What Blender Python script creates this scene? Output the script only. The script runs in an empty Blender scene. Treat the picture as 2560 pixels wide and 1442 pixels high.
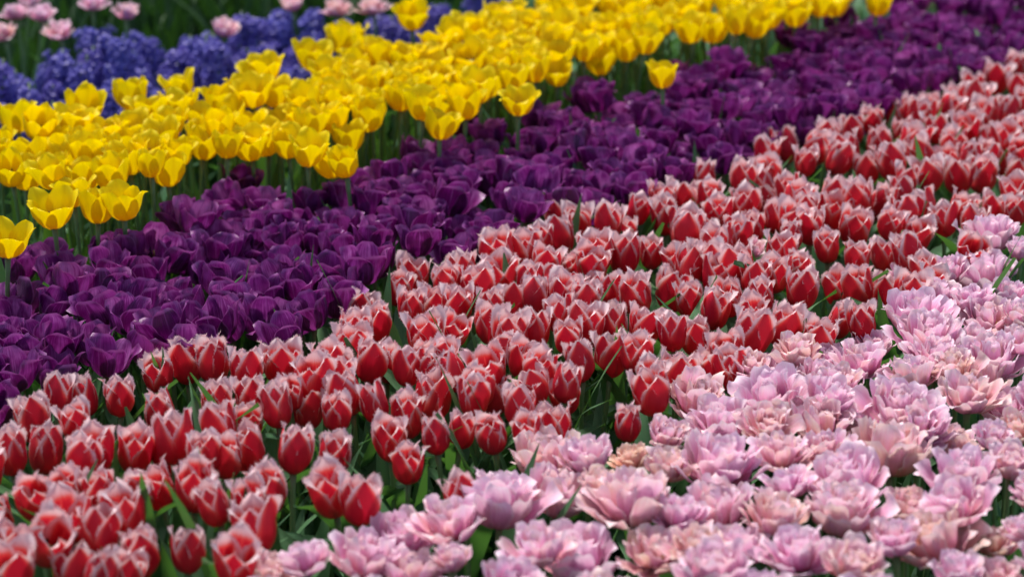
import bpy, math, random
import numpy as np
from mathutils import Vector, Matrix, Euler

R = math.radians
rnd = random.Random(11)
scene = bpy.context.scene
C = scene.collection

# ------------------------------------------------------------------ camera
CAM_H, PITCH, FPX = 1.645, R(20.0), 6100.0
cam_d = bpy.data.cameras.new('camera')
cam = bpy.data.objects.new('camera', cam_d)
C.objects.link(cam)
cam.location = (0, 0, CAM_H)
cam.rotation_euler = (R(90) - PITCH, 0, 0)
cam_d.sensor_width = 36.0
cam_d.lens = FPX / 2560 * 36.0
cam_d.clip_start, cam_d.clip_end = 0.05, 500
cam_d.dof.use_dof = True
cam_d.dof.focus_distance = 3.52
cam_d.dof.aperture_fstop = 3.6
scene.camera = cam

# ------------------------------------------------------------------ sky and sun (soft overcast light)
SUN_EL, SUN_AZ = R(62), R(-25)          # azimuth measured from +Y towards +X
world = bpy.data.worlds.new('World')
scene.world = world
world.use_nodes = True
wn = world.node_tree
sky = wn.nodes.new('ShaderNodeTexSky')
sky.sky_type = 'NISHITA'
sky.sun_disc = False
sky.sun_elevation = SUN_EL
sky.sun_rotation = SUN_AZ
sky.dust_density = 3.0
wn.nodes['Background'].inputs['Strength'].default_value = 0.05
wn.links.new(sky.outputs['Color'], wn.nodes['Background'].inputs['Color'])
sun_d = bpy.data.lights.new('sun', 'SUN')
sun_d.energy = 1.5
sun_d.angle = R(14)
sun_d.color = (1.0, 0.96, 0.9)
sun = bpy.data.objects.new('sun', sun_d)
C.objects.link(sun)
sdir = Vector((math.sin(SUN_AZ) * math.cos(SUN_EL), math.cos(SUN_AZ) * math.cos(SUN_EL), math.sin(SUN_EL)))
sun.rotation_euler = sdir.to_track_quat('Z', 'Y').to_euler()
sun.location = (0, 3, 6)

scene.view_settings.view_transform = 'Standard'
scene.view_settings.look = 'None'
scene.view_settings.gamma = 1.0
scene.view_settings.exposure = 1.72
scene.render.engine = 'CYCLES'
scene.cycles.use_denoising = True
scene.cycles.max_bounces = 5
scene.cycles.diffuse_bounces = 3
scene.cycles.glossy_bounces = 2
scene.cycles.transmission_bounces = 4

# ------------------------------------------------------------------ helpers
def at(px, py, z):
    """the point of height z seen at a pixel of the 2560x1442 photograph"""
    u, v = (px - 1280) / FPX, (721 - py) / FPX
    d = Vector((u, math.cos(PITCH) + v * math.sin(PITCH), -math.sin(PITCH) + v * math.cos(PITCH)))
    t = (z - CAM_H) / d.z
    return Vector((d.x * t, d.y * t, z))

def pix(p):
    dx, dy, dz = p[0], p[1], p[2] - CAM_H
    depth = dy * math.cos(PITCH) - dz * math.sin(PITCH)
    up = dy * math.sin(PITCH) + dz * math.cos(PITCH)
    return 1280 + FPX * dx / depth, 721 - FPX * up / depth

class G:
    """collects vertices, faces and uv into one mesh"""
    def __init__(s): s.v, s.f, s.uv = [], [], []
    def grid(s, P, UV):
        nv, nu = len(P), len(P[0])
        b = len(s.v)
        for row, ur in zip(P, UV):
            s.v.extend(row); s.uv.extend(ur)
        for j in range(nv - 1):
            for i in range(nu - 1):
                s.f.append((b + j*nu + i, b + j*nu + i + 1, b + (j+1)*nu + i + 1, b + (j+1)*nu + i))
    def tri(s, pts, uvs):
        b = len(s.v)
        s.v.extend(pts); s.uv.extend(uvs); s.f.append(tuple(range(b, b + len(pts))))
    def mesh(s, name, mat, smooth=True):
        m = bpy.data.meshes.new(name)
        m.from_pydata([tuple(p) for p in s.v], [], s.f)
        l = m.uv_layers.new(name='UVMap')
        vi = np.empty(len(m.loops), dtype=np.int32)
        m.loops.foreach_get('vertex_index', vi)
        l.data.foreach_set('uv', np.array(s.uv, dtype=np.float32)[vi].ravel())
        if smooth:
            m.polygons.foreach_set('use_smooth', [True] * len(m.polygons))
        m.materials.append(mat)
        m.update()
        return m

def tube(g, pts, rads, n=6):
    b = len(g.v)
    for k, (p, r) in enumerate(zip(pts, rads)):
        d = (pts[min(k+1, len(pts)-1)] - pts[max(k-1, 0)]).normalized()
        a = d.cross(Vector((0.3, 1, 0.1))).normalized(); c = d.cross(a)
        for i in range(n):
            t = 2*math.pi*i/n
            g.v.append(p + a*(r*math.cos(t)) + c*(r*math.sin(t)))
            g.uv.append((i/n, k/(len(pts)-1)))
    for k in range(len(pts)-1):
        for i in range(n):
            j = (i+1) % n
            g.f.append((b+k*n+i, b+k*n+j, b+(k+1)*n+j, b+(k+1)*n+i))
    g.f.append(tuple(b+(len(pts)-1)*n+i for i in range(n)))

def sm(a, b, x):
    t = min(1, max(0, (x-a)/(b-a))); return t*t*(3-2*t)

# ------------------------------------------------------------------ materials
class NT:
    def __init__(s, name):
        s.m = bpy.data.materials.new(name); s.m.use_nodes = True
        s.t = s.m.node_tree; s.t.nodes.clear()
    def n(s, kind, **kw):
        o = s.t.nodes.new('ShaderNode' + kind)
        for k, v in kw.items(): setattr(o, k, v)
        return o
    def set(s, sock, val):
        if hasattr(val, 'links') or isinstance(val, bpy.types.NodeSocket): s.t.links.new(val, sock)
        elif isinstance(val, (tuple, list)) and len(val) == 3 and sock.type == 'RGBA': sock.default_value = (*val, 1)
        else: sock.default_value = val
    def math(s, op, a, b=0.0, c=None, clamp=False):
        o = s.n('Math', operation=op, use_clamp=clamp)
        s.set(o.inputs[0], a); s.set(o.inputs[1], b)
        if c is not None: s.set(o.inputs[2], c)
        return o.outputs[0]
    def smooth(s, x, a, b, lo=0.0, hi=1.0):
        o = s.n('MapRange', interpolation_type='SMOOTHSTEP')
        s.set(o.inputs[0], x); o.inputs[1].default_value = a; o.inputs[2].default_value = b
        o.inputs[3].default_value = lo; o.inputs[4].default_value = hi
        return o.outputs[0]
    def mix(s, f, a, b, mode='MIX'):
        o = s.n('Mix', data_type='RGBA', blend_type=mode)
        s.set(o.inputs[0], f); s.set(o.inputs[6], a); s.set(o.inputs[7], b)
        return o.outputs[2]
    def ramp(s, f, stops):
        o = s.n('ValToRGB'); e = o.color_ramp.elements
        while len(e) > 1: e.remove(e[-1])
        for k, (p, c) in enumerate(stops):
            x = e[0] if k == 0 else e.new(p)
            x.position = p; x.color = (*c, 1)
        s.set(o.inputs[0], f); return o.outputs[0]
    def noise(s, vec, scale, detail=2.0, rough=0.5):
        o = s.n('TexNoise'); s.set(o.inputs['Vector'], vec)
        o.inputs['Scale'].default_value = scale; o.inputs['Detail'].default_value = detail
        o.inputs['Roughness'].default_value = rough
        return o.outputs['Fac']
    def uv(s, streak=(14, 1.2)):
        """edge distance u (0 centre, 1 margin), length v, and a streaky vein noise that differs per object"""
        tc = s.n('TexCoord'); sp = s.n('SeparateXYZ'); s.set(sp.inputs[0], tc.outputs['UV'])
        u = s.math('ABSOLUTE', s.math('MULTIPLY_ADD', sp.outputs[0], 2.0, -1.0))
        s.oi = s.n('ObjectInfo')
        cb = s.n('CombineXYZ')
        s.set(cb.inputs[0], s.math('MULTIPLY', sp.outputs[0], streak[0]))
        s.set(cb.inputs[1], s.math('MULTIPLY', sp.outputs[1], streak[1]))
        s.set(cb.inputs[2], s.math('MULTIPLY', s.oi.outputs['Random'], 37.0))
        st = s.noise(cb.outputs[0], 1.6, 3.0, 0.6)
        cb2 = s.n('CombineXYZ')
        s.set(cb2.inputs[0], sp.outputs[0]); s.set(cb2.inputs[1], sp.outputs[1])
        s.set(cb2.inputs[2], s.math('MULTIPLY', s.oi.outputs['Random'], 51.0))
        s.soft = s.noise(cb2.outputs[0], 2.2, 2.0)
        s.tc = tc
        s.back = s.n('NewGeometry').outputs['Backfacing']
        return u, sp.outputs[1], st
    def finish(s, col, rough=0.5, trans=0.3, tcol=None, bump=None, bstr=0.2, spec=0.4, sheen=0.0):
        p = s.n('BsdfPrincipled'); s.set(p.inputs['Base Color'], col); s.set(p.inputs['Roughness'], rough)
        p.inputs['Specular IOR Level'].default_value = spec
        if sheen:
            p.inputs['Sheen Weight'].default_value = sheen; p.inputs['Sheen Roughness'].default_value = 0.4
        if bump is not None:
            b = s.n('Bump'); b.inputs['Strength'].default_value = bstr; b.inputs['Distance'].default_value = 0.002
            s.set(b.inputs['Height'], bump); s.set(p.inputs['Normal'], b.outputs[0])
        out = s.n('OutputMaterial')
        if trans > 0:
            t = s.n('BsdfTranslucent'); s.set(t.inputs[0], tcol if tcol is not None else col)
            m = s.n('MixShader'); m.inputs[0].default_value = trans
            s.set(m.inputs[1], p.outputs[0]); s.set(m.inputs[2], t.outputs[0]); s.set(out.inputs[0], m.outputs[0])
        else: s.set(out.inputs[0], p.outputs[0])
        return s.m

def mat_red():
    s = NT('fringed_petal'); u, v, st = s.uv((18, 1.0))
    tip = s.smooth(v, 0.45, 1.0)
    edge = s.math('MAXIMUM', s.math('POWER', u, 1.15), s.math('MULTIPLY', tip, 0.98))
    body = s.smooth(v, 0.14, 0.42)
    nz = s.math('MULTIPLY_ADD', st, 0.36, -0.18)
    eo = s.math('ADD', s.math('ADD', u, s.math('MULTIPLY', s.math('POWER', v, 3.0), 0.52)), nz)
    out_f = s.math('MULTIPLY', s.smooth(eo, 0.58, 1.30), s.smooth(v, 0.12, 0.72))
    mid = s.smooth(u, 0.10, 0.0, 0.0, 0.5)
    in_f = s.math('MULTIPLY', s.math('MAXIMUM', s.smooth(s.math('ADD', edge, nz), 0.22, 0.98), s.math('MULTIPLY', mid, v)), body)
    f = s.mix(s.back, out_f, in_f)
    col = s.ramp(f, [(0.0, (0.60, 0.010, 0.034)), (0.20, (0.77, 0.034, 0.050)), (0.42, (0.83, 0.13, 0.11)),
                     (0.70, (0.87, 0.44, 0.44)), (1.0, (0.91, 0.74, 0.75))])
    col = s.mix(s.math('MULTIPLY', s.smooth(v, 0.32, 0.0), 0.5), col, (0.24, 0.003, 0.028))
    tint = s.mix(s.math('MULTIPLY', s.oi.outputs['Random'], 0.18), col, (0.70, 0.06, 0.05), 'MIX')
    return s.finish(tint, s.smooth(f, 0, 1, 0.38, 0.7), 0.28, None, st, 0.35, 0.3)

def mat_fringe():
    s = NT('fringe_tip'); u, v, st = s.uv()
    col = s.mix(st, (0.93, 0.78, 0.80), (0.89, 0.56, 0.58))
    return s.finish(col, 0.5, 0.35)

def mat_yellow():
    s = NT('yellow_petal'); u, v, st = s.uv((12, 0.9))
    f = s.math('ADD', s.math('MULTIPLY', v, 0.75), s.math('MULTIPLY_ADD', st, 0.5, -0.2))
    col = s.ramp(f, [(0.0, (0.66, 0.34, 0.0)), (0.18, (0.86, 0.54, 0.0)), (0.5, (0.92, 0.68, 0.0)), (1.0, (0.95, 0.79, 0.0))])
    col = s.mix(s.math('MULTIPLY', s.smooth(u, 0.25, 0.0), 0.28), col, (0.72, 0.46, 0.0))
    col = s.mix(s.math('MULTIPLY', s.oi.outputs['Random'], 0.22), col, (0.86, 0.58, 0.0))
    return s.finish(col, 0.5, 0.36, None, st, 0.3, 0.2)

def mat_purple():
    s = NT('purple_petal'); u, v, st = s.uv((16, 0.9))
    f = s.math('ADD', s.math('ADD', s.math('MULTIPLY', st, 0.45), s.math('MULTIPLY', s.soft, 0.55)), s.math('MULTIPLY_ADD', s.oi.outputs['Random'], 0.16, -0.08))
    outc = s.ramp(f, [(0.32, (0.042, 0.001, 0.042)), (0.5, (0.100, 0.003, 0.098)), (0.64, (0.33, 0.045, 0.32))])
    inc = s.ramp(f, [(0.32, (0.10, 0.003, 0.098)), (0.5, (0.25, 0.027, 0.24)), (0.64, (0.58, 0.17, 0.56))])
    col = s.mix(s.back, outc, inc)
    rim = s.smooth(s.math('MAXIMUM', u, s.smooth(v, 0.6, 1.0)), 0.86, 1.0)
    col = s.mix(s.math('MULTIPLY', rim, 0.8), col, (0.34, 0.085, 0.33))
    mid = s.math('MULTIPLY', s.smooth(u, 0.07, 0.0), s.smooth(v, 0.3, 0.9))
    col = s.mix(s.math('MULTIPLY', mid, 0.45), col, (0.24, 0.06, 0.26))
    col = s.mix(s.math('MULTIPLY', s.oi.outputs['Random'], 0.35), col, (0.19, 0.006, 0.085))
    return s.finish(col, 0.33, 0.34, None, st, 0.5, 0.5, 0.0)

def mat_pink():
    s = NT('double_petal'); u, v, st = s.uv((9, 1.3))
    oc = s.n('SeparateColor'); s.set(oc.inputs[0], s.oi.outputs['Color'])
    f = s.math('ADD', s.math('MULTIPLY', s.math('MAXIMUM', s.math('POWER', u, 2.0), s.math('POWER', v, 1.4)), 0.8), s.math('MULTIPLY_ADD', st, 0.5, -0.25))
    pink = s.ramp(f, [(0.0, (0.56, 0.13, 0.27)), (0.24, (0.77, 0.26, 0.50)), (0.50, (0.86, 0.45, 0.67)), (0.74, (0.92, 0.70, 0.82)), (0.95, (0.95, 0.89, 0.91))])
    peach = s.ramp(f, [(0.0, (0.68, 0.20, 0.12)), (0.3, (0.84, 0.41, 0.30)), (0.62, (0.89, 0.61, 0.48)), (1.0, (0.94, 0.85, 0.72))])
    k = s.math('ADD', oc.outputs[0], s.math('MULTIPLY_ADD', s.soft, 1.3, -0.65), None, True)
    k = s.math('ADD', k, s.math('MULTIPLY', s.math('SUBTRACT', s.oi.outputs['Random'], 0.5), 0.5), None, True)
    col = s.mix(k, pink, peach)
    green = s.math('MULTIPLY', s.math('MULTIPLY', s.smooth(u, 0.16, 0.0), s.smooth(v, 0.75, 0.1)), s.math('MULTIPLY', oc.outputs[1], 0.7))
    col = s.mix(green, col, (0.55, 0.55, 0.26))
    return s.finish(col, 0.5, 0.34, None, st, 0.35, 0.35)

def mat_leaf(name, a, b, tc):
    s = NT(name); u, v, st = s.uv((26, 0.7))
    col = s.mix(st, a, b)
    col = s.mix(s.math('MULTIPLY', s.soft, 0.5), col, tuple(x*1.45 for x in b))
    col = s.mix(s.math('MULTIPLY', s.oi.outputs['Random'], 0.35), col, (0.075, 0.16, 0.035))
    col = s.mix(s.math('MULTIPLY', s.smooth(u, 0.90, 1.0), 0.5), col, (0.16, 0.27, 0.13))
    return s.finish(col, s.smooth(s.soft, 0.2, 0.8, 0.42, 0.62), 0.2, tc, st, 0.5, 0.28)

def mat_stem():
    s = NT('stem_skin'); u, v, st = s.uv((3, 8))
    col = s.mix(st, (0.10, 0.20, 0.06), (0.17, 0.29, 0.11))
    col = s.mix(s.math('MULTIPLY', s.smooth(v, 0.86, 1.0), 0.35), col, (0.13, 0.10, 0.05))  # shadow under the bloom, painted as a darker brown stem top
    return s.finish(col, 0.5, 0.0, None, None)

def mat_plain(name, a, b, scale, rough=0.6, trans=0.0):
    s = NT(name); tc = s.n('TexCoord')
    nz = s.noise(tc.outputs['Object'], scale, 4.0, 0.6)
    return s.finish(s.mix(nz, a, b), rough, trans, None, nz, 0.4)

def mat_blue():
    s = NT('hyacinth_floret'); u, v, st = s.uv((3, 1))
    tc = s.tc
    nz = s.noise(tc.outputs['Object'], 160.0, 2.0)
    col = s.mix(nz, (0.065, 0.058, 0.38), (0.29, 0.28, 0.80))
    col = s.mix(s.math('MULTIPLY', s.smooth(u, 0.35, 0.0), 0.55), col, (0.035, 0.02, 0.22))
    col = s.mix(s.math('MULTIPLY', s.oi.outputs['Random'], 0.4), col, (0.13, 0.06, 0.36))
    return s.finish(col, 0.5, 0.25)

def mat_soil():
    s = NT('dark_soil'); tc = s.n('TexCoord')
    a = s.noise(tc.outputs['Object'], 35.0, 8.0, 0.65); b = s.noise(tc.outputs['Object'], 4.0, 3.0)
    col = s.mix(a, (0.012, 0.008, 0.005), (0.055, 0.036, 0.022))
    col = s.mix(s.math('MULTIPLY', b, 0.4), col, (0.02, 0.018, 0.01))
    return s.finish(col, 0.95, 0.0, None, a, 1.0, 0.1)

M = dict(red=mat_red(), fringe=mat_fringe(), yellow=mat_yellow(), purple=mat_purple(), pink=mat_pink(),
         leaf=mat_leaf('tulip_leaf', (0.052, 0.140, 0.056), (0.098, 0.225, 0.108), (0.13, 0.34, 0.045)),
         leaf_y=mat_leaf('slender_leaf', (0.045, 0.120, 0.028), (0.085, 0.190, 0.055), (0.14, 0.32, 0.03)),
         leaf_shaded=mat_leaf('painted_shade_leaf', (0.018, 0.055, 0.016), (0.036, 0.090, 0.032), (0.03, 0.09, 0.01)),  # leaf green darkened to paint shade onto the far plants
         stem=mat_stem(), pistil=mat_plain('pistil', (0.30, 0.34, 0.08), (0.45, 0.42, 0.12), 300),
         stamen=mat_plain('stamen', (0.45, 0.30, 0.04), (0.62, 0.50, 0.12), 300),
         dark_stamen=mat_plain('dark_stamen', (0.02, 0.012, 0.02), (0.06, 0.04, 0.03), 300),
         blue=mat_blue(), soil=mat_soil())

# ------------------------------------------------------------------ the setting: ground
def make_ground():
    g = G()
    xs = [-250, -60, -12, -5] + [-3 + 0.15*i for i in range(41)] + [5, 12, 60, 250]
    ys = [-250, -60, -8, 0, 1.2] + [1.6 + 0.15*i for i in range(47)] + [10, 14, 24, 60, 250]
    r = random.Random(4)
    P = [[Vector((x, y, 0.012*(r.random()-0.5) if abs(x) < 4 and 1 < y < 9 else 0)) for x in xs] for y in ys]
    g.grid(P, [[(x, y) for x in xs] for y in ys])
    o = bpy.data.objects.new('ground', g.mesh('ground', M['soil']))
    C.objects.link(o); o['kind'] = 'structure'
    o['label'] = 'dark bare soil of the flower beds under the tulips'
make_ground()

# ------------------------------------------------------------------ petals, blooms, leaves, stems
def petal(g, L, W, phis, az, rb=0.004, cup=1.25, a=0.55, b=0.45, wave=0.0, reflex=0.0, twist=0.0, nu=7, nv=9, r=rnd, notch=0.0, zoff=0.0, crinkle=0.0):
    """adds one petal standing at azimuth az; returns its left and right margins (for a fringe)"""
    steps = 48
    vs = np.linspace(0, 1, steps+1)
    ph = np.interp(vs, np.linspace(0, 1, len(phis)), phis)
    ker = np.ones(9)/9; ph = np.convolve(np.pad(ph, 4, mode='edge'), ker, mode='valid')
    ph = np.radians(ph)
    rr = rb + np.concatenate([[0], np.cumsum(np.cos(ph[:-1]))])*L/steps
    zz = zoff + np.concatenate([[0], np.cumsum(np.sin(ph[:-1]))])*L/steps
    fm = max((t**a)*((1-t)**b) for t in np.linspace(0.01, 0.99, 60))
    f1, f2, p1, p2 = r.uniform(1.2, 2.4), r.uniform(1.5, 3), r.uniform(0, 6.3), r.uniform(0, 6.3)
    ca, sa = math.cos(az), math.sin(az)
    P, UV = [], []
    for j in range(nv):
        t = j/(nv-1); t = 1-(1-t)**1.25
        te = min(t, 0.985)
        k = t*steps; i0 = min(int(k), steps-1); fr = k-i0
        r0 = rr[i0]*(1-fr)+rr[i0+1]*fr; z0 = zz[i0]*(1-fr)+zz[i0+1]*fr; p0 = ph[i0]*(1-fr)+ph[i0+1]*fr
        w = W/2*max(0.16*(1-t)**2, (te**a)*((1-te)**b)/fm)
        Rc = cup*max(r0, 0.012)
        row, ur = [], []
        for i in range(nu):
            u = -1+2*i/(nu-1)
            s_ = w*u
            th = s_/Rc
            tang = Rc*math.sin(th); inn = Rc*(1-math.cos(th))
            inn -= reflex*W*(abs(u)**3)*t*t
            inn += wave*W*(u*u*(0.4+0.6*t))*math.sin(f1*6.28*t+p1+(1.9 if u > 0 else 0)) + wave*0.35*W*math.sin(f2*6.28*t+p2+2.2*u)*t
            if crinkle and abs(u) > 0.7 and t > 0.3: inn += r.uniform(-1, 1)*crinkle*(abs(u)-0.4)
            tl = twist*t*u*W*0.5
            rad = r0 - math.sin(p0)*(inn+tl); z = z0 + math.cos(p0)*(inn+tl)
            if j == nv-1 and notch: z -= notch*W*(1-abs(u))
            row.append(Vector((rad*ca - tang*sa, rad*sa + tang*ca, z))); ur.append((u*0.5+0.5, t))
        P.append(row); UV.append(ur)
    g.grid([x for x in P], UV)
    return P

def add_fringe(g, P, r, amount=1.0):
    nv = len(P)
    rim = [(P[j][0], P[j][1]) for j in range(6, nv)] + [(P[nv-1][i], P[nv-2][i]) for i in range(1, len(P[0])-1)] + [(P[j][-1], P[j][-2]) for j in range(nv-1, 5, -1)]
    for k in range(len(rim)-1):
        (a0, i0), (a1, i1) = rim[k], rim[k+1]
        seg = (a1-a0)
        if seg.length < 1e-5: continue
        n = max(3, int(seg.length/0.0006))
        outw = ((a0-i0).normalized() + (a1-i1).normalized())
        up = Vector((0, 0, 1))
        for q in range(n):
            c = a0 + seg*((q+r.random()*0.8)/n)
            h = r.uniform(0.0009, 0.0037)*amount*(0.45 + 0.55*min(1.0, max(0.0, (c.z-0.02)/0.025)))
            d = (outw.normalized() + up*r.uniform(0.0, 0.8) + Vector((r.uniform(-1, 1), r.uniform(-1, 1), r.uniform(-1, 1)))*0.55).normalized()
            s1 = seg.normalized()*0.00045
            g.tri([c-s1-d*0.0006, c+s1-d*0.0006, c+d*h], [(0.0, 0.9), (0.1, 0.9), (0.05, 1)])

def pistil_mesh(name, h, mat_p, mat_s, r=rnd):
    g = G()
    tube(g, [Vector((0, 0, 0)), Vector((0, 0, h*0.6)), Vector((0, 0, h*0.85)), Vector((0, 0, h))], [0.0035, 0.004, 0.0035, 0.005], 6)
    nf = len(g.f)
    for k in range(6):
        t = k*math.pi/3; d = Vector((math.cos(t), math.sin(t), 0))
        tube(g, [d*0.003, d*0.008+Vector((0, 0, h*0.5)), d*0.010+Vector((0, 0, h*0.8))], [0.0008, 0.001, 0.0009], 4)
        tube(g, [d*0.010+Vector((0, 0, h*0.75)), d*0.011+Vector((0, 0, h*0.9)), d*0.010+Vector((0, 0, h*1.15))], [0.0012, 0.0018, 0.0006], 4)
    m = g.mesh(name, mat_p); m.materials.append(mat_s)
    for i, p in enumerate(m.polygons): p.material_index = 0 if i < nf else 1
    return m

PM = dict(single=pistil_mesh('pistil', 0.02, M['pistil'], M['dark_stamen']), double=pistil_mesh('pistil', 0.022, M['pistil'], M['stamen']))

def make_blooms(kind, count):
    """each bloom: a list of petal meshes, the height of its middle above its foot"""
    out = []
    for q in range(count):
        r = random.Random(1000*len(kind) + q*7 + ord(kind[0]))
        meshes = []
        if kind == 'red':
            op = [-0.5, -0.2, 0.05, 0.25, 0.45, -0.1, -0.4, 0.15, 0.8, 0.0, -0.3, 0.35, 1.1, 0.1][q % 14]
            for k in range(6):
                inner = k % 2
                az = k*math.pi/3 + r.uniform(-0.12, 0.12)
                o_ = op + r.uniform(-0.35, 0.35)
                g = G()
                P = petal(g, r.uniform(0.059, 0.068)*(0.95 if inner else 1.04), r.uniform(0.042, 0.047)*(0.90 if inner else 1.10), [8, 70 - 5*o_, 89 - 6*o_, 96 - 8*o_, 106 - 24*o_], az,
                          0.004 if not inner else 0.003, r.uniform(1.0, 1.2), 0.6, 0.74, 0.04, 0.05+0.10*r.random(), r.uniform(-0.2, 0.2), 9, 13, r, 0, 0, 0.0011)
                nf = len(g.f)
                add_fringe(g, P, r)
                m = g.mesh('petal', M['red']); m.materials.append(M['fringe'])
                for i, p in enumerate(m.polygons): p.material_index = 0 if i < nf else 1
                meshes.append(m)
            out.append((meshes, 0.025))
        elif kind == 'yellow':
            op = -0.2 + 1.05*q/(count-1)
            for k in range(6):
                inner = k % 2; o_ = op + r.uniform(-0.45, 0.45)
                g = G()
                petal(g, r.uniform(0.056, 0.070), r.uniform(0.042, 0.052), [2, 54 - 6*o_, 82 - 10*o_, 86 - 12*o_, 86 - 42*o_], k*math.pi/3 + r.uniform(-0.15, 0.15),
                      0.004, r.uniform(1.0, 1.2), 0.62, 0.54, 0.04, r.uniform(0.0, 0.12), r.uniform(-0.2, 0.2), 7, 10, r)
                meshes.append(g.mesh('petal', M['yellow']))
            out.append((meshes, 0.024))
        elif kind == 'purple':
            op = r.uniform(0.05, 1.0)
            for k in range(6):
                inner = k % 2; o_ = op + r.uniform(-0.5, 0.5) + (0 if inner else 0.15)
                g = G()
                petal(g, r.uniform(0.058, 0.068), r.uniform(0.042, 0.052), [2, 52 - 9*o_, 86 - 15*o_, 94 - 20*o_, 102 - 34*o_], k*math.pi/3 + r.uniform(-0.2, 0.2),
                      0.004, r.uniform(1.0, 1.4), 0.62, 0.40, 0.05, r.uniform(-0.03, 0.10), r.uniform(-0.35, 0.35), 7, 10, r)
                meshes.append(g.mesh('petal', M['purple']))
            out.append((meshes, 0.024))
        elif kind == 'pink':
            op = r.uniform(0.3, 1.0)
            rings = [(9, 0.057, 0.030, [0, 20, 38, 46, 44], 0.004, 0.0), (10, 0.055, 0.027, [12, 42, 58, 62, 58], 0.004, 0.002),
                     (10, 0.050, 0.022, [30, 58, 70, 74, 66], 0.003, 0.003), (8, 0.044, 0.018, [50, 70, 80, 84, 78], 0.002, 0.004)]
            for q2, (n, L, W, ph, rb, zo) in enumerate(rings):
                off = r.uniform(0, 6)
                for k in range(n):
                    o_ = (1-op)*22 + r.uniform(-17, 17)
                    g = G()
                    petal(g, L*r.uniform(0.82, 1.12), W*r.uniform(0.85, 1.15), [ph[0], ph[1]+o_*0.6, ph[2]+o_, ph[3]+o_, ph[4]+o_*1.2 + r.uniform(-20, 14)],
                          off + k*2*math.pi/n + r.uniform(-0.2, 0.2), rb, r.uniform(0.6, 1.1), 0.75, 0.36, 0.095, r.uniform(-0.08, 0.12), r.uniform(-0.35, 0.35), 7, 9, r,
                          r.choice([0, 0, 0.1, 0.18]), zo)
                    meshes.append(g.mesh('petal', M['pink']))
            out.append((meshes, 0.022))
    return out

def make_leaf(L, W, lean, arch, fold, mat, seed, name='leaf'):
    """a lance-shaped leaf that rises from the foot of the stem and arches out along +x"""
    r = random.Random(seed); g = G()
    nv, nu = 11, 5
    x, z, ang = 0.006, 0.0, math.radians(90-lean)
    P, UV = [], []; tw = r.uniform(-0.5, 0.5); side = 0.0; sd = r.uniform(-0.12, 0.12)
    wv, wp = r.uniform(0.0, 0.10), r.uniform(0, 6)
    for j in range(nv):
        t = j/(nv-1)
        w = W/2*max(0.03 if j == nv-1 else 0.28*(1-t)**1.5, 1.75*(t+0.04)**0.55*(1-t)**0.85*(1.0)) * (0.02 if j == nv-1 else 1)
        ca, sa = math.cos(ang), math.sin(ang)
        row, ur = [], []
        for i in range(nu):
            u = -1+2*i/(nu-1)
            rise = fold*w*abs(u)**1.3*(1-0.4*t) + tw*t*w*u + wv*W*math.sin(9*t+wp+u)*abs(u)
            row.append(Vector((x - sa*rise, w*u + side, z + ca*rise))); ur.append((u*0.5+0.5, t))
        P.append(row); UV.append(ur)
        x += ca*L/(nv-1); z += sa*L/(nv-1); side += sd*L/(nv-1)*t
        ang -= math.radians(arch)*(0.4+1.6*t)/(nv-1)
    g.grid(P, UV)
    return g.mesh(name, mat)

def make_stem(h, bend, seed):
    r = random.Random(seed); az = r.uniform(0, 6.28); d = Vector((math.cos(az), math.sin(az), 0))
    pts = [Vector((0, 0, h*t)) + d*(bend*t*t) + Vector((-d.y, d.x, 0))*(0.004*math.sin(4*t+az)) for t in [0, .2, .4, .6, .8, .93, 1]]
    g = G(); tube(g, pts, [0.0046, 0.0044, 0.004, 0.0037, 0.0034, 0.0034, 0.0046], 7)
    return g.mesh('stem', M['stem']), pts[-1], (pts[-1]-pts[-2]).normalized()

HEIGHT = dict(red=0.345, yellow=0.415, purple=0.345, pink=0.345)      # stem lengths
STEMS = {k: [make_stem(h, 0.035*i/5, 50+i) for i in range(6)] for k, h in HEIGHT.items()}
LEAVES = {
    'red': [make_leaf(rnd.uniform(0.28, 0.41), rnd.uniform(0.042, 0.062), rnd.uniform(4, 18), rnd.uniform(5, 70), rnd.uniform(0.10, 0.45), M['leaf'], i) for i in range(9)]
         + [make_leaf(rnd.uniform(0.385, 0.45), rnd.uniform(0.042, 0.060), rnd.uniform(3, 14), rnd.uniform(10, 65), rnd.uniform(0.10, 0.35), M['leaf'], 20+i) for i in range(9)],
    'yellow': [make_leaf(rnd.uniform(0.26, 0.39), rnd.uniform(0.028, 0.048), rnd.uniform(3, 13), rnd.uniform(5, 40), rnd.uniform(0.3, 0.8), M['leaf_y'], 30+i) for i in range(12)],
    'purple': [make_leaf(rnd.uniform(0.30, 0.435), rnd.uniform(0.028, 0.046), rnd.uniform(3, 15), rnd.uniform(5, 45), rnd.uniform(0.3, 0.8), M['leaf'], 60+i) for i in range(12)],
    'pink': [make_leaf(rnd.uniform(0.22, 0.32), rnd.uniform(0.036, 0.056), rnd.uniform(6, 22), rnd.uniform(15, 80), rnd.uniform(0.2, 0.6), M['leaf'], 90+i) for i in range(12)],
}
BLOOMS = dict(red=make_blooms('red', 14), yellow=make_blooms('yellow', 12), purple=make_blooms('purple', 14), pink=make_blooms('pink', 9))
NAME = dict(red='fringed_tulip', yellow='yellow_tulip', purple='purple_tulip', pink='double_tulip')
NLEAF = dict(red=5, yellow=4, purple=2, pink=3)
COUNT = {k: 0 for k in NAME}

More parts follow.
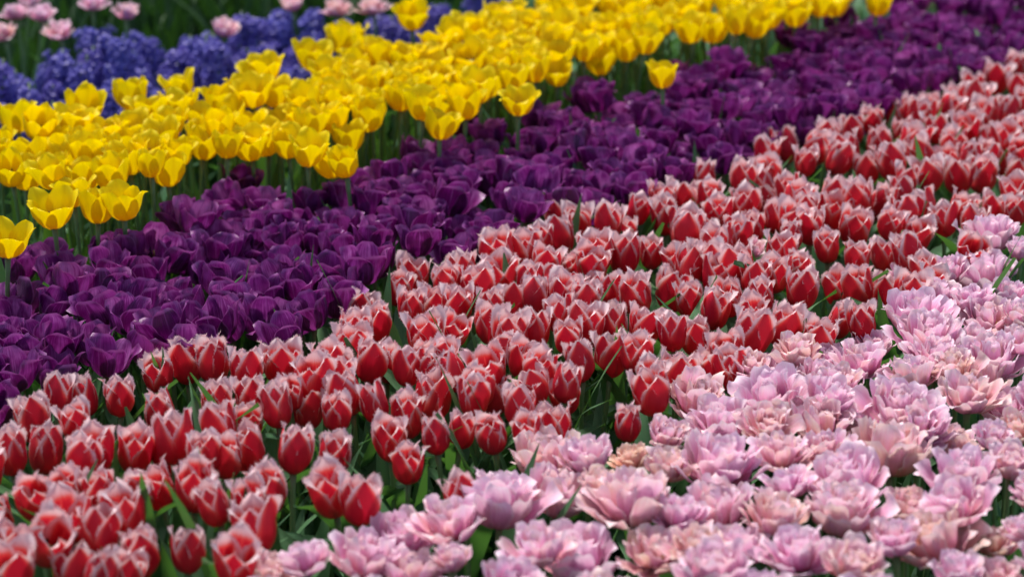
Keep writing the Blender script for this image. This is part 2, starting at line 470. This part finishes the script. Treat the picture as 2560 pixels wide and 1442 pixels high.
PLANTS = []
def variant_index(kind, bl):
    return [x[0] is bl for x in BLOOMS[kind]].index(True)
def openness(bl):
    """how wide the bloom stands open, from the spread of its petal tips"""
    t = []
    for m in bl:
        c = [v.co for v in m.vertices]; zm = max(v.z for v in c)
        t.append(max(math.hypot(v.x, v.y) for v in c if v.z > 0.6*zm))
    return sum(t)/len(t)
OPEN = {}
for k_, bs in BLOOMS.items():
    sc_ = [openness(b[0]) for b in bs]; rank = sorted(sc_)
    OPEN[k_] = ['closed' if x <= rank[len(rank)//3-1] else 'half open' if x <= rank[2*len(rank)//3-1] else 'wide open' for x in sc_]

def child(name, mesh, parent, loc=(0, 0, 0), rot=(0, 0, 0), sc=1.0):
    o = bpy.data.objects.new(name, mesh)
    C.objects.link(o); o.parent = parent
    o.location = loc; o.rotation_euler = rot; o.scale = (sc, sc, sc)
    return o

def tulip(kind, p, label, group, size=1.0, tilt=None, color=(0, 0, 0, 1), variant=None, leaves=None, unique=True):
    """one plant whose bloom has its middle at p: an empty at the foot of the stem > stem, leaves, bloom > petals"""
    r = rnd
    mesh, top, tang = r.choice(STEMS[kind])
    bl, mid = BLOOMS[kind][variant if variant is not None else r.randrange(len(BLOOMS[kind]))]
    s = p.z / (top.z + mid*size)
    rz = r.uniform(0, 6.283)
    c = top + tang*mid*size/s*1.0
    off = Matrix.Rotation(rz, 3, 'Z') @ Vector((c.x, c.y, 0)) * s
    root = bpy.data.objects.new(NAME[kind], None)
    C.objects.link(root)
    root.empty_display_size = 0.02
    root.location = (p.x-off.x, p.y-off.y, 0); root.rotation_euler = (0, 0, rz); root.scale = (s, s, s)
    root['label'] = label; root['category'] = 'tulip'; root['group'] = group
    child('stem', mesh, root)
    q = Vector((0, 0, 1)).rotation_difference(tang)
    ax = Vector((r.uniform(-1, 1), r.uniform(-1, 1), 0)).normalized()
    q = Matrix.Rotation(tilt if tilt is not None else abs(r.gauss(0, 0.11)), 3, ax).to_quaternion() @ q @ Euler((0, 0, r.uniform(0, 6.28))).to_quaternion()
    b = child('bloom', PM['double' if kind == 'pink' else 'single'], root, top, q.to_euler(), size/s)
    for m in bl:
        o = child('petal', m, b); o.color = color
    n = NLEAF[kind] if leaves is None else leaves
    a0 = r.uniform(0, 6.28)
    for k in range(n):
        child('leaf', r.choice(LEAVES[kind]), root, (0, 0, 0), (r.uniform(-0.06, 0.06), r.uniform(-0.06, 0.06), a0 + k*(6.28/n) + r.uniform(-0.5, 0.5)), r.uniform(0.82, 1.08))
    COUNT[kind] += 1
    axis = Matrix.Rotation(rz, 3, 'Z') @ (q @ Vector((0, 0, 1)))
    vi = variant_index(kind, bl)
    PLANTS.append(dict(root=root, kind=kind, lean='leaning left' if axis.x < -0.13 else 'leaning right' if axis.x > 0.13 else 'upright', open=OPEN[kind][vi], p=p, unique=unique))
    return root

# ------------------------------------------------------------------ where the blooms stand
def crop(x0, y0, lst): return [(x0 + a/2.977, y0 + b/2.977) for a, b in lst]

RED = (crop(0, 960, [(420,100),(640,110),(900,120),(1200,230),(1610,180),(1870,130),(2080,180),(2280,200),(2510,230),(2150,70),
    (290,290),(560,290),(330,510),(590,570),(720,520),(70,530),(1000,520),(1290,430),(1650,340),(1830,290),(1680,560),(1860,510),(2180,510),(2460,560),
    (1510,530),(1250,560),(1050,780),(1190,800),(1470,780),(1620,920),(450,780),(260,850),(760,830),(930,990),(2010,800),(2480,820),(1840,880),(1900,1090),
    (500,1020),(330,1140),(720,1150),(140,1250),(1050,1290),(1410,1270),(1740,1310),(50,1390),(520,1420),(740,1430),(930,1430),(10,1000)])
  + crop(860, 960, [(50,90),(230,160),(470,270),(650,130),(680,380),(350,430),(480,610),(880,360),(1110,370),(1300,190),(960,110),(1120,120),(1640,110),(1440,40),
    (1400,380),(1560,360),(2090,310),(2290,80),(120,890),(900,850)])
  + crop(860, 480, [(100,890),(250,990),(90,1060),(170,1290),(70,1180),(500,870),(390,740),(530,650),(760,670),(890,640),(980,720),(850,860),(700,870),(600,1090),(790,1040),(730,1220),
    (1150,630),(1170,450),(1340,470),(1490,370),(1650,350),(1380,680),(1500,530),(1550,700),(1700,590),(1840,550),(1430,790),(1110,870),(1090,1000),(1280,880),(1250,1090),(1410,1050),
    (1110,1160),(1600,930),(1670,780),(1310,1260),(1100,1310),(1460,1350),(1640,1440),(1800,1010),(1800,840),(1690,1100),(1850,750),(1980,740),(2190,780),(1890,450),(2080,480),(2110,330),
    (2290,470),(2490,540),(2440,760),(1590,210),(1760,230),(1960,240),(2170,150),(2390,200),(2370,60),(2520,80),(2510,290),(2020,1010),(2200,1010),(1780,1290),(2170,1210),(2000,1240),
    (2450,1060),(2310,1390),(2490,1400),(20,1410),(320,1300),(460,1320),(600,1280),(680,1360),(850,1340),(990,1440)])
  + crop(1700, 480, [(300,170),(220,50),(480,130),(660,90),(840,70),(1140,50),(1340,60),(1480,80),(1650,20),(710,200),(950,140),(830,230),(1100,180),(1300,280),(1550,250),(1700,180),(1750,350),
    (1970,230),(1850,150),(2080,140),(2330,130),(2500,150),(2500,10),(2200,270),(2150,430),(1320,500),(1530,490),(1720,470),(1110,410),(980,270),(830,340),(750,450),(420,330),(540,290),(170,340),
    (40,320),(440,560),(280,640),(200,530),(60,560),(550,650),(690,620),(840,560),(410,790),(610,790),(900,750),(240,890),(90,810),(1180,740),(1340,720),(1550,790),(1720,770),(1830,600),(1820,700),
    (1350,980),(1160,970),(140,1100),(530,1080),(740,1010),(900,1050),(400,1190),(560,940),(1040,1120),(220,1370),(360,1340),(300,410)])
  + crop(1700, 0, [(2350,600),(2490,510),(2190,640),(2530,660),(2200,740),(2060,760),(1970,800),(1850,810),(1720,820),(1430,900),(1600,890),(1660,1000),(1790,880),(1900,970),(2060,880),(2280,880),
    (2440,860),(2530,780),(2170,960),(1290,980),(1110,1040),(810,1110),(630,1160),(980,1100),(940,1220),(1150,1200),(1270,1140),(1480,1080),(1720,1080),(1830,1150),(2060,1100),(2300,1080),(2410,1040),
    (2520,990),(650,1280),(170,1330),(480,1340),(1390,1280),(1580,1220),(1870,1310),(1650,1370),(2000,1210),(2270,1170),(2140,1170),(2240,1310),(2080,1340),(2390,1230),(2520,1140),(2510,1340),
    (620,1410),(820,1420)])
  + crop(0, 480, [(1180,1350),(1390,1290),(1590,1270),(1830,1340),(2070,1300),(2430,1290),(2340,1410),(2510,1390)])
  + [(-45, 1180), (-60, 1060), (-50, 1330), (2600, 320), (2610, 420), (2600, 240), (2620, 150)])

PINK = ([(x, y, w) for (x, y), w in zip(crop(860, 960, [(1840,540),(1490,570),(2160,560),(1160,910),(810,1030),(1560,830),(2140,880),(420,1160),(150,1300),(1450,1220),(1750,1310),(2290,1260),(2400,620),
    (2400,370),(520,1440),(1250,1470),(1900,740),(2480,970),(800,1300)]), [400,540,290,660,500,520,690,510,540,430,650,430,360,330,480,420,330,360,230])]
  + [(x, y, w) for (x, y), w in zip(crop(1700, 960, [(130,110),(660,110),(1110,110),(1640,180),(2150,90),(2440,210),(310,320),(660,290),(1060,320),(1790,320),(290,600),(760,520),(1120,490),(1560,510),
    (2050,470),(2300,390),(2460,570),(1250,700),(2100,690),(260,940),(690,980),(1210,960),(1690,920),(2080,890),(1600,1140),(1930,1170),(2350,1190),(450,1220),(120,1200),(280,1380),(880,1260),
    (1300,1330),(2080,1400),(2370,1440),(790,760),(2570,1080),(2520,330)]), [500,530,420,540,430,420,560,370,520,420,600,420,380,610,360,300,380,600,540,530,480,570,370,480,420,590,340,440,400,560,480,470,370,330,360,200,330])]
  + [(x, y, w) for (x, y), w in zip(crop(1700, 480, [(2330,330),(2540,430),(2280,640),(2020,590),(1900,770),(2190,810),(2450,780),(1650,610),(1770,930),(2300,970),(2530,930),(520,1300),(870,1190),
    (1090,1250),(1350,1260),(1440,1150),(1850,1090),(2180,1120),(760,1350),(1000,1380),(1180,1420),(1900,1240),(2310,1240),(2250,1390),(1730,1370),(2050,1330),(2540,1120)]),
    [420,260,490,300,380,320,330,200,500,430,300,310,360,300,400,300,520,370,400,330,340,440,480,400,400,380,330])]
  + [(1882, 625, 200), (660, 1430, 400), (760, 1400, 380), (2610, 800, 420), (2620, 1000, 420), (2600, 1230, 420), (2620, 1400, 420), (640, 1500, 420), (900, 1510, 480), (1120, 1500, 420), (1500, 1500, 480), (1900, 1490, 480), (2180, 1500, 450)])

YEL = (crop(0, 0, [(130,890),(620,800),(980,725),(1340,655),(1940,540),(2330,430),(2520,300),(80,1260),(400,1290),(640,1310),(830,1300),(1120,1220),(1320,1150),(1690,1080),(1870,1090),(2140,1080),(2290,1130),
    (2470,1220),(2470,870),(1530,930),(1240,1280),(220,1170),(960,1190)])
  + crop(0, 480, [(390,150),(730,120),(920,95),(60,370),(540,10)])
  + crop(860, 0, [(500,130),(50,290),(710,940),(1300,760),(1250,580),(1590,560),(1430,520),(1920,470),(2370,560),(2240,310),(180,880),(430,730),(1000,660),(760,750),(600,790),(900,780),(10,1210),(40,1040),
    (1320,360),(1100,370),(1780,370),(1600,380)])
  + crop(1700, 0, [(80,230),(240,190),(420,170),(560,190),(860,115),(670,130),(1030,40),(1460,35),(1150,40)]))
YEL_POLY = [(-70,345),(60,335),(150,335),(280,306),(400,278),(500,258),(570,226),(650,190),(740,210),(800,180),(870,132),(960,120),(1060,112),(1150,88),(1210,48),(1330,20),(1450,-50),(2150,-50),(2090,5),(2000,20),(1940,45),(1850,60),(1700,80),(1600,105),(1480,140),(1350,175),
    (1250,195),(1180,215),(1060,240),(900,290),(760,345),(600,365),(480,370),(380,390),(230,420),(100,425),(0,430),(-70,450)]
PUR = (crop(0, 480, [(390,530),(810,450),(1350,200),(130,560),(1730,970),(700,1160),(440,1100),(100,980),(1400,1000),(780,880),(2400,620)])
  + crop(0, 0, [(1780,1370)]) + crop(860, 0, [(480,1150),(1820,730),(2480,590),(1430,870),(880,920),(1100,1010)]) + crop(1700, 0, [(820,270),(1230,190),(1130,750),(1260,810)]) + crop(860, 480, [(850,460),(640,300),(280,300)]))
PUR_POLY = [(-70,705),(40,690),(130,680),(290,655),(400,590),(480,545),(600,508),(760,515),(880,490),(1030,430),(1130,375),(1250,350),(1400,318),(1480,282),(1620,272),(1720,238),(1840,182),(1960,132),(2080,92),(2200,52),(2330,-10),(2630,-30),
    (2630,110),(2560,135),(2440,195),(2250,255),(2130,295),(2000,330),(1900,365),(1830,400),(1700,440),(1620,475),(1540,500),(1350,560),(1200,620),(1000,660),(930,715),(830,790),(730,835),(560,870),(350,900),(200,950),(110,960),(60,1005),(-70,1040)]
HYA_POLY = [(-70,235),(30,215),(120,190),(250,160),(340,130),(430,140),(520,165),(640,140),(740,105),(850,115),(980,82),(1130,55),(1260,20),(1260,60),(1000,140),(800,200),(500,260),(300,310),(100,340),(-70,360)]
FARPINK = [(x, y) for x, y in crop(0, 0, [(120,90),(310,100),(30,240),(440,230),(690,20),(940,90),(1670,210),(2180,25),(2510,60),(230,5)]) + crop(860, 0, [(220,45)])]

def inside(poly, x, y):
    c = False
    for i in range(len(poly)):
        (x1, y1), (x2, y2) = poly[i], poly[i-1]
        if (y1 > y) != (y2 > y) and x < (x2-x1)*(y-y1)/(y2-y1)+x1: c = not c
    return c

def scatter(poly, z, gap, start, tries, r, dz):
    """fill a bed evenly: no two stems closer than gap on the ground"""
    pts = list(start)
    xs = [p[0] for p in poly]; ys = [p[1] for p in poly]
    new = []
    W = [at(x, y, z) for x, y in poly]
    wx = [p.x for p in W]; wy = [p.y for p in W]; wp = [(p.x, p.y) for p in W]
    cell = {}
    def key(p): return (int(math.floor(p.x/gap)), int(math.floor(p.y/gap)))
    for p in pts: cell.setdefault(key(p), []).append(p)
    for _ in range(tries):
        x, y = r.uniform(min(wx), max(wx)), r.uniform(min(wy), max(wy))
        if not inside(wp, x, y): continue
        p = Vector((x, y, z + r.gauss(0, dz)))
        kx, ky = key(p)
        if any((q.x-x)**2 + (q.y-y)**2 < gap*gap for a in (-1, 0, 1) for b in (-1, 0, 1) for q in cell.get((kx+a, ky+b), ())): continue
        cell.setdefault((kx, ky), []).append(p); new.append(p)
    return new

def stand(lst, z0, spread, gap, r):
    """pick for each bloom the height (and so the spot) that keeps it clear of those already standing"""
    done = []
    for e in sorted(lst, key=lambda e: e[1]):
        best = None
        for k in range(9):
            z = z0 + r.uniform(-spread, spread)
            p = at(e[0], e[1], z)
            d = min([(p-q).length for q in done] + [gap])
            if best is None or d > best[0]: best = (d, p)
            if d >= gap: break
        done.append(best[1])
    return done, sorted(lst, key=lambda e: e[1])

ORD = lambda n: '%d%s' % (n, 'th' if 10 < n % 100 < 14 else {1: 'st', 2: 'nd', 3: 'rd'}.get(n % 10, 'th'))

def line_dist(line, x, y):
    best = 1e9
    for (x1, y1), (x2, y2) in zip(line, line[1:]):
        t = max(0, min(1, ((x-x1)*(x2-x1)+(y-y1)*(y2-y1))/((x2-x1)**2+(y2-y1)**2)))
        best = min(best, math.hypot(x-x1-t*(x2-x1), y-y1-t*(y2-y1)))
    return best

def third(x, names=('left', 'middle', 'right')):
    return names[0] if x < 853 else names[1] if x < 1707 else names[2]

# ---- yellow tulips
ry = random.Random(5)
ZY, ZP, ZR, ZK = 0.445, 0.372, 0.372, 0.372
ye, _ = stand(YEL, ZY, 0.022, 0.055, ry)
yf = scatter(YEL_POLY, ZY, 0.0505, ye, 9000, ry, 0.012)
back_line = YEL_POLY[:17]
tall_back = [p for p in ye if line_dist(back_line, *pix(p)) < 60]
front_edge = sorted([p for p in ye if p not in tall_back], key=lambda p: pix(p)[0])
for k, p in enumerate(sorted(tall_back, key=lambda p: pix(p)[0])):
    tulip('yellow', p, 'yellow tulip rising against the blue hyacinths, %s from the left on the back edge' % ORD(k+1), 'yellow tulips on the back edge', rnd.uniform(1.0, 1.12))
for k, p in enumerate(front_edge):
    tulip('yellow', p, 'yellow tulip, %s from the left along the front of the yellow band' % ORD(k+1), 'yellow tulips on the front edge', rnd.uniform(0.92, 1.1))
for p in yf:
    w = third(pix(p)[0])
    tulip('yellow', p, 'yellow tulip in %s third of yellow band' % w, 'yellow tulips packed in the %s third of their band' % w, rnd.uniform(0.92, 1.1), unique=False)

# ---- purple tulips
rp = random.Random(8)
pe, _ = stand(PUR, ZP, 0.012, 0.055, rp)
pf = scatter(PUR_POLY, ZP, 0.0525, pe, 16000, rp, 0.014)
back_p = PUR_POLY[:21]; front_p = PUR_POLY[22:]
pp = sorted(pe + pf, key=lambda p: pix(p)[0])
nb = nf_ = 0
for p in pp:
    x, y = pix(p)
    u_ = True
    if line_dist(back_p, x, y) < 22:
        nb += 1; lab = 'purple tulip, %s from the left along the edge facing the yellow stems' % ORD(nb); grp = 'purple tulips on the back edge'
    elif line_dist(front_p, x, y) < 22:
        nf_ += 1; lab = 'purple tulip, %s from the left along the border with the red tulips' % ORD(nf_); grp = 'purple tulips on the front edge'
    else:
        w = third(x); lab = 'purple tulip in %s third of purple band' % w; u_ = False; grp = 'purple tulips packed in the %s third of their band' % w
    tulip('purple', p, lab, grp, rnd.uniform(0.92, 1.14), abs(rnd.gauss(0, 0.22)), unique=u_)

# ---- red fringed tulips
rr_ = random.Random(3)
re_, _ = stand(RED, ZR, 0.02, 0.05, rr_)
PINK_LINE = [(560,1442),(900,1320),(1050,1250),(1270,1120),(1500,1080),(1650,1000),(1830,870),(2060,830),(2270,720),(2400,570),(2560,510)]
nb = nf_ = 0
for p in sorted(re_, key=lambda p: pix(p)[0]):
    x, y = pix(p)
    u_ = True
    if line_dist(front_p, x, y) < 50:
        nb += 1; lab = 'red tulip with white fringe, %s from the left along the purple border' % ORD(nb); grp = 'red fringed tulips beside the purple ones'
    elif line_dist(PINK_LINE, x, y) < 70:
        nf_ += 1; lab = 'red tulip with white fringe, %s from the left along the pink border' % ORD(nf_); grp = 'red fringed tulips beside the pink ones'
    else:
        w = third(x); h = 'lower' if y > 961 else 'upper' if y < 481 else 'middle'
        u_ = False; hw = 'centre' if h == w else h + ' ' + w; lab = 'fringed red tulip, %s of red band' % hw; grp = 'red fringed tulips, %s %s' % (h, w)
    tulip('red', p, lab, grp, rnd.uniform(0.90, 1.22), abs(rnd.gauss(0, 0.19)), unique=u_)

# ---- pink double tulips in front
rk = random.Random(6)
ke, ks = stand(PINK, ZK, 0.022, 0.085, rk)
nb = 0
for p, e in sorted(zip(ke, ks), key=lambda t: t[1][0]):
    x, y, w = e
    size = (w/2.977) / (1680*(y+1482)/2252) / 0.092
    size = max(0.62, min(1.36, size*1.2))
    peach = rk.choice([0.0, 0.05, 0.1, 0.2, 0.3, 0.45, 0.6])
    u_ = True
    special = abs(x-1585.6) < 3 and abs(y-1148) < 4
    if special: peach = 1.0
    if x > 2200 and y < 760: peach = 0.0
    lab0 = ['lavender pink', 'soft pink', 'peach pink'][0 if peach < 0.1 else 1 if peach < 0.4 else 2]
    if special:
        lab = 'small orange peach double tulip below a dark red fringed tulip'; grp = 'pink double tulips'
    elif line_dist(PINK_LINE, x, y) < 75:
        nb += 1; lab = '%s double tulip, %s from the left along the border with the red tulips' % (lab0, ORD(nb)); grp = 'pink double tulips on the border'
    else:
        h = 'bottom' if y > 1300 else 'lower' if y > 1060 else 'upper'
        u_ = False; lab = '%s double tulip, %s pink mass' % (lab0, h); grp = '%s double tulips, %s part' % (lab0, h)
    tulip('pink', p, lab, grp, size, min(0.28, abs(rk.gauss(0, 0.2))), (peach, rk.random(), 0, 1), unique=u_)

# ---- pink double tulips and leafy plants far behind
fe = [at(x, y, 0.40) for x, y in FARPINK]
for k, p in enumerate(sorted(fe, key=lambda p: pix(p)[0])):
    tulip('pink', p, 'pink double tulip behind the blue hyacinths, %s from the left' % ORD(k+1), 'pink double tulips behind the hyacinths', rnd.uniform(0.66, 0.76), 0.1,
          (rk.choice([0.1, 0.3, 0.5]), 0.3, 0, 1), None, 4)
BIG = [make_leaf(rnd.uniform(0.28, 0.46), rnd.uniform(0.030, 0.050), rnd.uniform(3, 16), rnd.uniform(5, 60), rnd.uniform(0.4, 0.9), M['leaf_shaded'], 120+i) for i in range(8)]
far_poly = [(-80,120),(200,105),(420,70),(640,60),(850,30),(1080,0),(1250,-40),(1250,-140),(-80,-140)]
LN = 0
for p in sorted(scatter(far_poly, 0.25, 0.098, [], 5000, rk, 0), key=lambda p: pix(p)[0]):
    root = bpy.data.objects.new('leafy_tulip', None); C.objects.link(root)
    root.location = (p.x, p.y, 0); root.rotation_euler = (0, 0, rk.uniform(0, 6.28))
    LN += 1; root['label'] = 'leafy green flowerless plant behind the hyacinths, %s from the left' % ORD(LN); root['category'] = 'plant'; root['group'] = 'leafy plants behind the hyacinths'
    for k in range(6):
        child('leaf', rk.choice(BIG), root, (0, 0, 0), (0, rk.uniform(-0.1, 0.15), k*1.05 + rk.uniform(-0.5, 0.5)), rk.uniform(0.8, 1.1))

# ---- blue hyacinths
def make_spike(seed):
    r = random.Random(seed); g = G()
    n = 44
    for k in range(n):
        t = k/n
        z = 0.085*t; az = k*2.39996 + r.uniform(-0.3, 0.3)
        el = -0.35 + 1.15*t + r.uniform(-0.25, 0.25)
        rad = 0.026*(1-0.35*t**2) + r.uniform(-0.008, 0.009)
        d = Vector((math.cos(az)*math.cos(el), math.sin(az)*math.cos(el), math.sin(el)))
        c = Vector((0, 0, z)) + d*rad
        a = d.cross(Vector((0, 0, 1))).normalized(); b = d.cross(a)
        base = c - d*0.013
        s0 = r.uniform(0, 1)
        fs = r.uniform(0.75, 1.35)
        ring = [base + (a*math.cos(s0+i*1.0472) + b*math.sin(s0+i*1.0472))*0.0026 for i in range(6)]
        mouth = [c + (a*math.cos(s0+i*1.0472) + b*math.sin(s0+i*1.0472))*0.0034 for i in range(6)]
        for i in range(6):
            j = (i+1) % 6
            g.tri([ring[i], ring[j], mouth[j], mouth[i]], [(0.4, 0), (0.6, 0), (0.6, 0.3), (0.4, 0.3)])
            am = s0+(i+0.5)*1.0472; dirv = a*math.cos(am) + b*math.sin(am); sv = d.cross(dirv)
            m1 = c + dirv*0.0075*fs + d*0.0016; tip = c + dirv*0.0135*fs - d*(0.004+r.uniform(0, 0.003))
            g.tri([mouth[i], m1 - sv*0.003, tip, m1 + sv*0.003, mouth[j]], [(0.3, 0.3), (0.1, 0.6), (0.5, 1), (0.9, 0.6), (0.7, 0.3)])
    return g.mesh('flower_spike', M['blue'], False)
SPIKES = [make_spike(s) for s in range(7)]
g = G(); tube(g, [Vector((0, 0, 0)), Vector((0.002, 0, 0.12)), Vector((0, 0, 0.25)), Vector((0, 0.001, 0.35))], [0.006, 0.0055, 0.005, 0.002], 6)
HST = g.mesh('stem', M['stem'])
HLV = [make_leaf(0.27, 0.024, 10+4*i, 30+9*i, 0.9, M['leaf'], 200+i) for i in range(5)]
rh = random.Random(12)
hy = scatter(HYA_POLY, 0.30, 0.045, [], 6000, rh, 0.02)
HN = {}
for p in sorted(hy, key=lambda p: pix(p)[0]):
    root = bpy.data.objects.new('hyacinth', None); C.objects.link(root)
    s = p.z/0.30; x = pix(p)[0]
    root.location = (p.x, p.y, 0); root.rotation_euler = (rh.gauss(0, 0.12), rh.gauss(0, 0.12), rh.uniform(0, 6.28)); root.scale = (s, s, s)
    side = 'left end' if x < 420 else 'middle' if x < 820 else 'right end'
    hn = HN[side] = HN.get(side, 0) + 1
    root['label'] = 'blue violet hyacinth in the %s of the blue patch, %s from left there' % (side, ORD(hn)); root['category'] = 'hyacinth'; root['group'] = 'hyacinths in the %s of the blue patch' % side
    child('stem', HST, root)
    fl = child('flower_spike', rh.choice(SPIKES), root, (0, 0, 0.25), (0, 0, 0), rh.uniform(0.9, 1.15)); fl['kind'] = 'stuff'
    for k in range(3):
        child('leaf', rh.choice(HLV), root, (0, 0, 0), (0, 0, k*2.1 + rh.uniform(-0.4, 0.4)), rh.uniform(0.85, 1.15))

# ---- tulips inside a mass: told apart by how open they are, how they lean, and their order from the left
fam = {}
for e in PLANTS:
    if not e['unique']: fam.setdefault((e['kind'], e['root']['label'], e['lean'], e['open']), []).append(e)
for (kind, lab, lean, op_), es in fam.items():
    es.sort(key=lambda e: pix(e['p'])[0])
    for k, e in enumerate(es):
        e['root']['label'] = '%s %s %s' % (op_, lean, lab) if len(es) == 1 else '%s %s %s, %s such from left' % (op_, lean, lab, ORD(k+1))

# ---- low leaves that nobody could count, filling the beds between the stems and going on beyond the picture
def understory():
    r = random.Random(77); g = G()
    src = []
    for m in LEAVES['red'][:6] + LEAVES['purple'][:4]:
        src.append(([v.co.copy() for v in m.vertices], [tuple(p.vertices) for p in m.polygons], None))
    n = 0
    while n < 4200:
        y = r.uniform(2.1, 7.0); x = r.uniform(-0.34*y - 0.35, 0.34*y + 0.35)
        if y > 5.0 and x < -0.2: continue
        px, py = pix(Vector((x, y, 0.2)))
        vs, fs, _ = r.choice(src)
        T = Matrix.Translation((x, y, 0)) @ Matrix.Rotation(r.uniform(0, 6.28), 4, 'Z') @ Matrix.Rotation(r.uniform(0, 0.5), 4, 'Y') @ Matrix.Scale(r.uniform(0.5, 0.8), 4)
        b = len(g.v)
        for k, v in enumerate(vs):
            g.v.append(T @ v); g.uv.append(((k % 5)/4, (k//5)/10))
        g.f.extend(tuple(b+i for i in f) for f in fs)
        n += 1
    o = bpy.data.objects.new('foliage', g.mesh('foliage', M['leaf']))
    C.objects.link(o); o['kind'] = 'stuff'; o['category'] = 'foliage'
    o['label'] = 'low tulip leaves in the shade between the stems'
understory()
print('COUNTS', COUNT, 'hyacinths', len(hy), 'objects', len(bpy.data.objects))
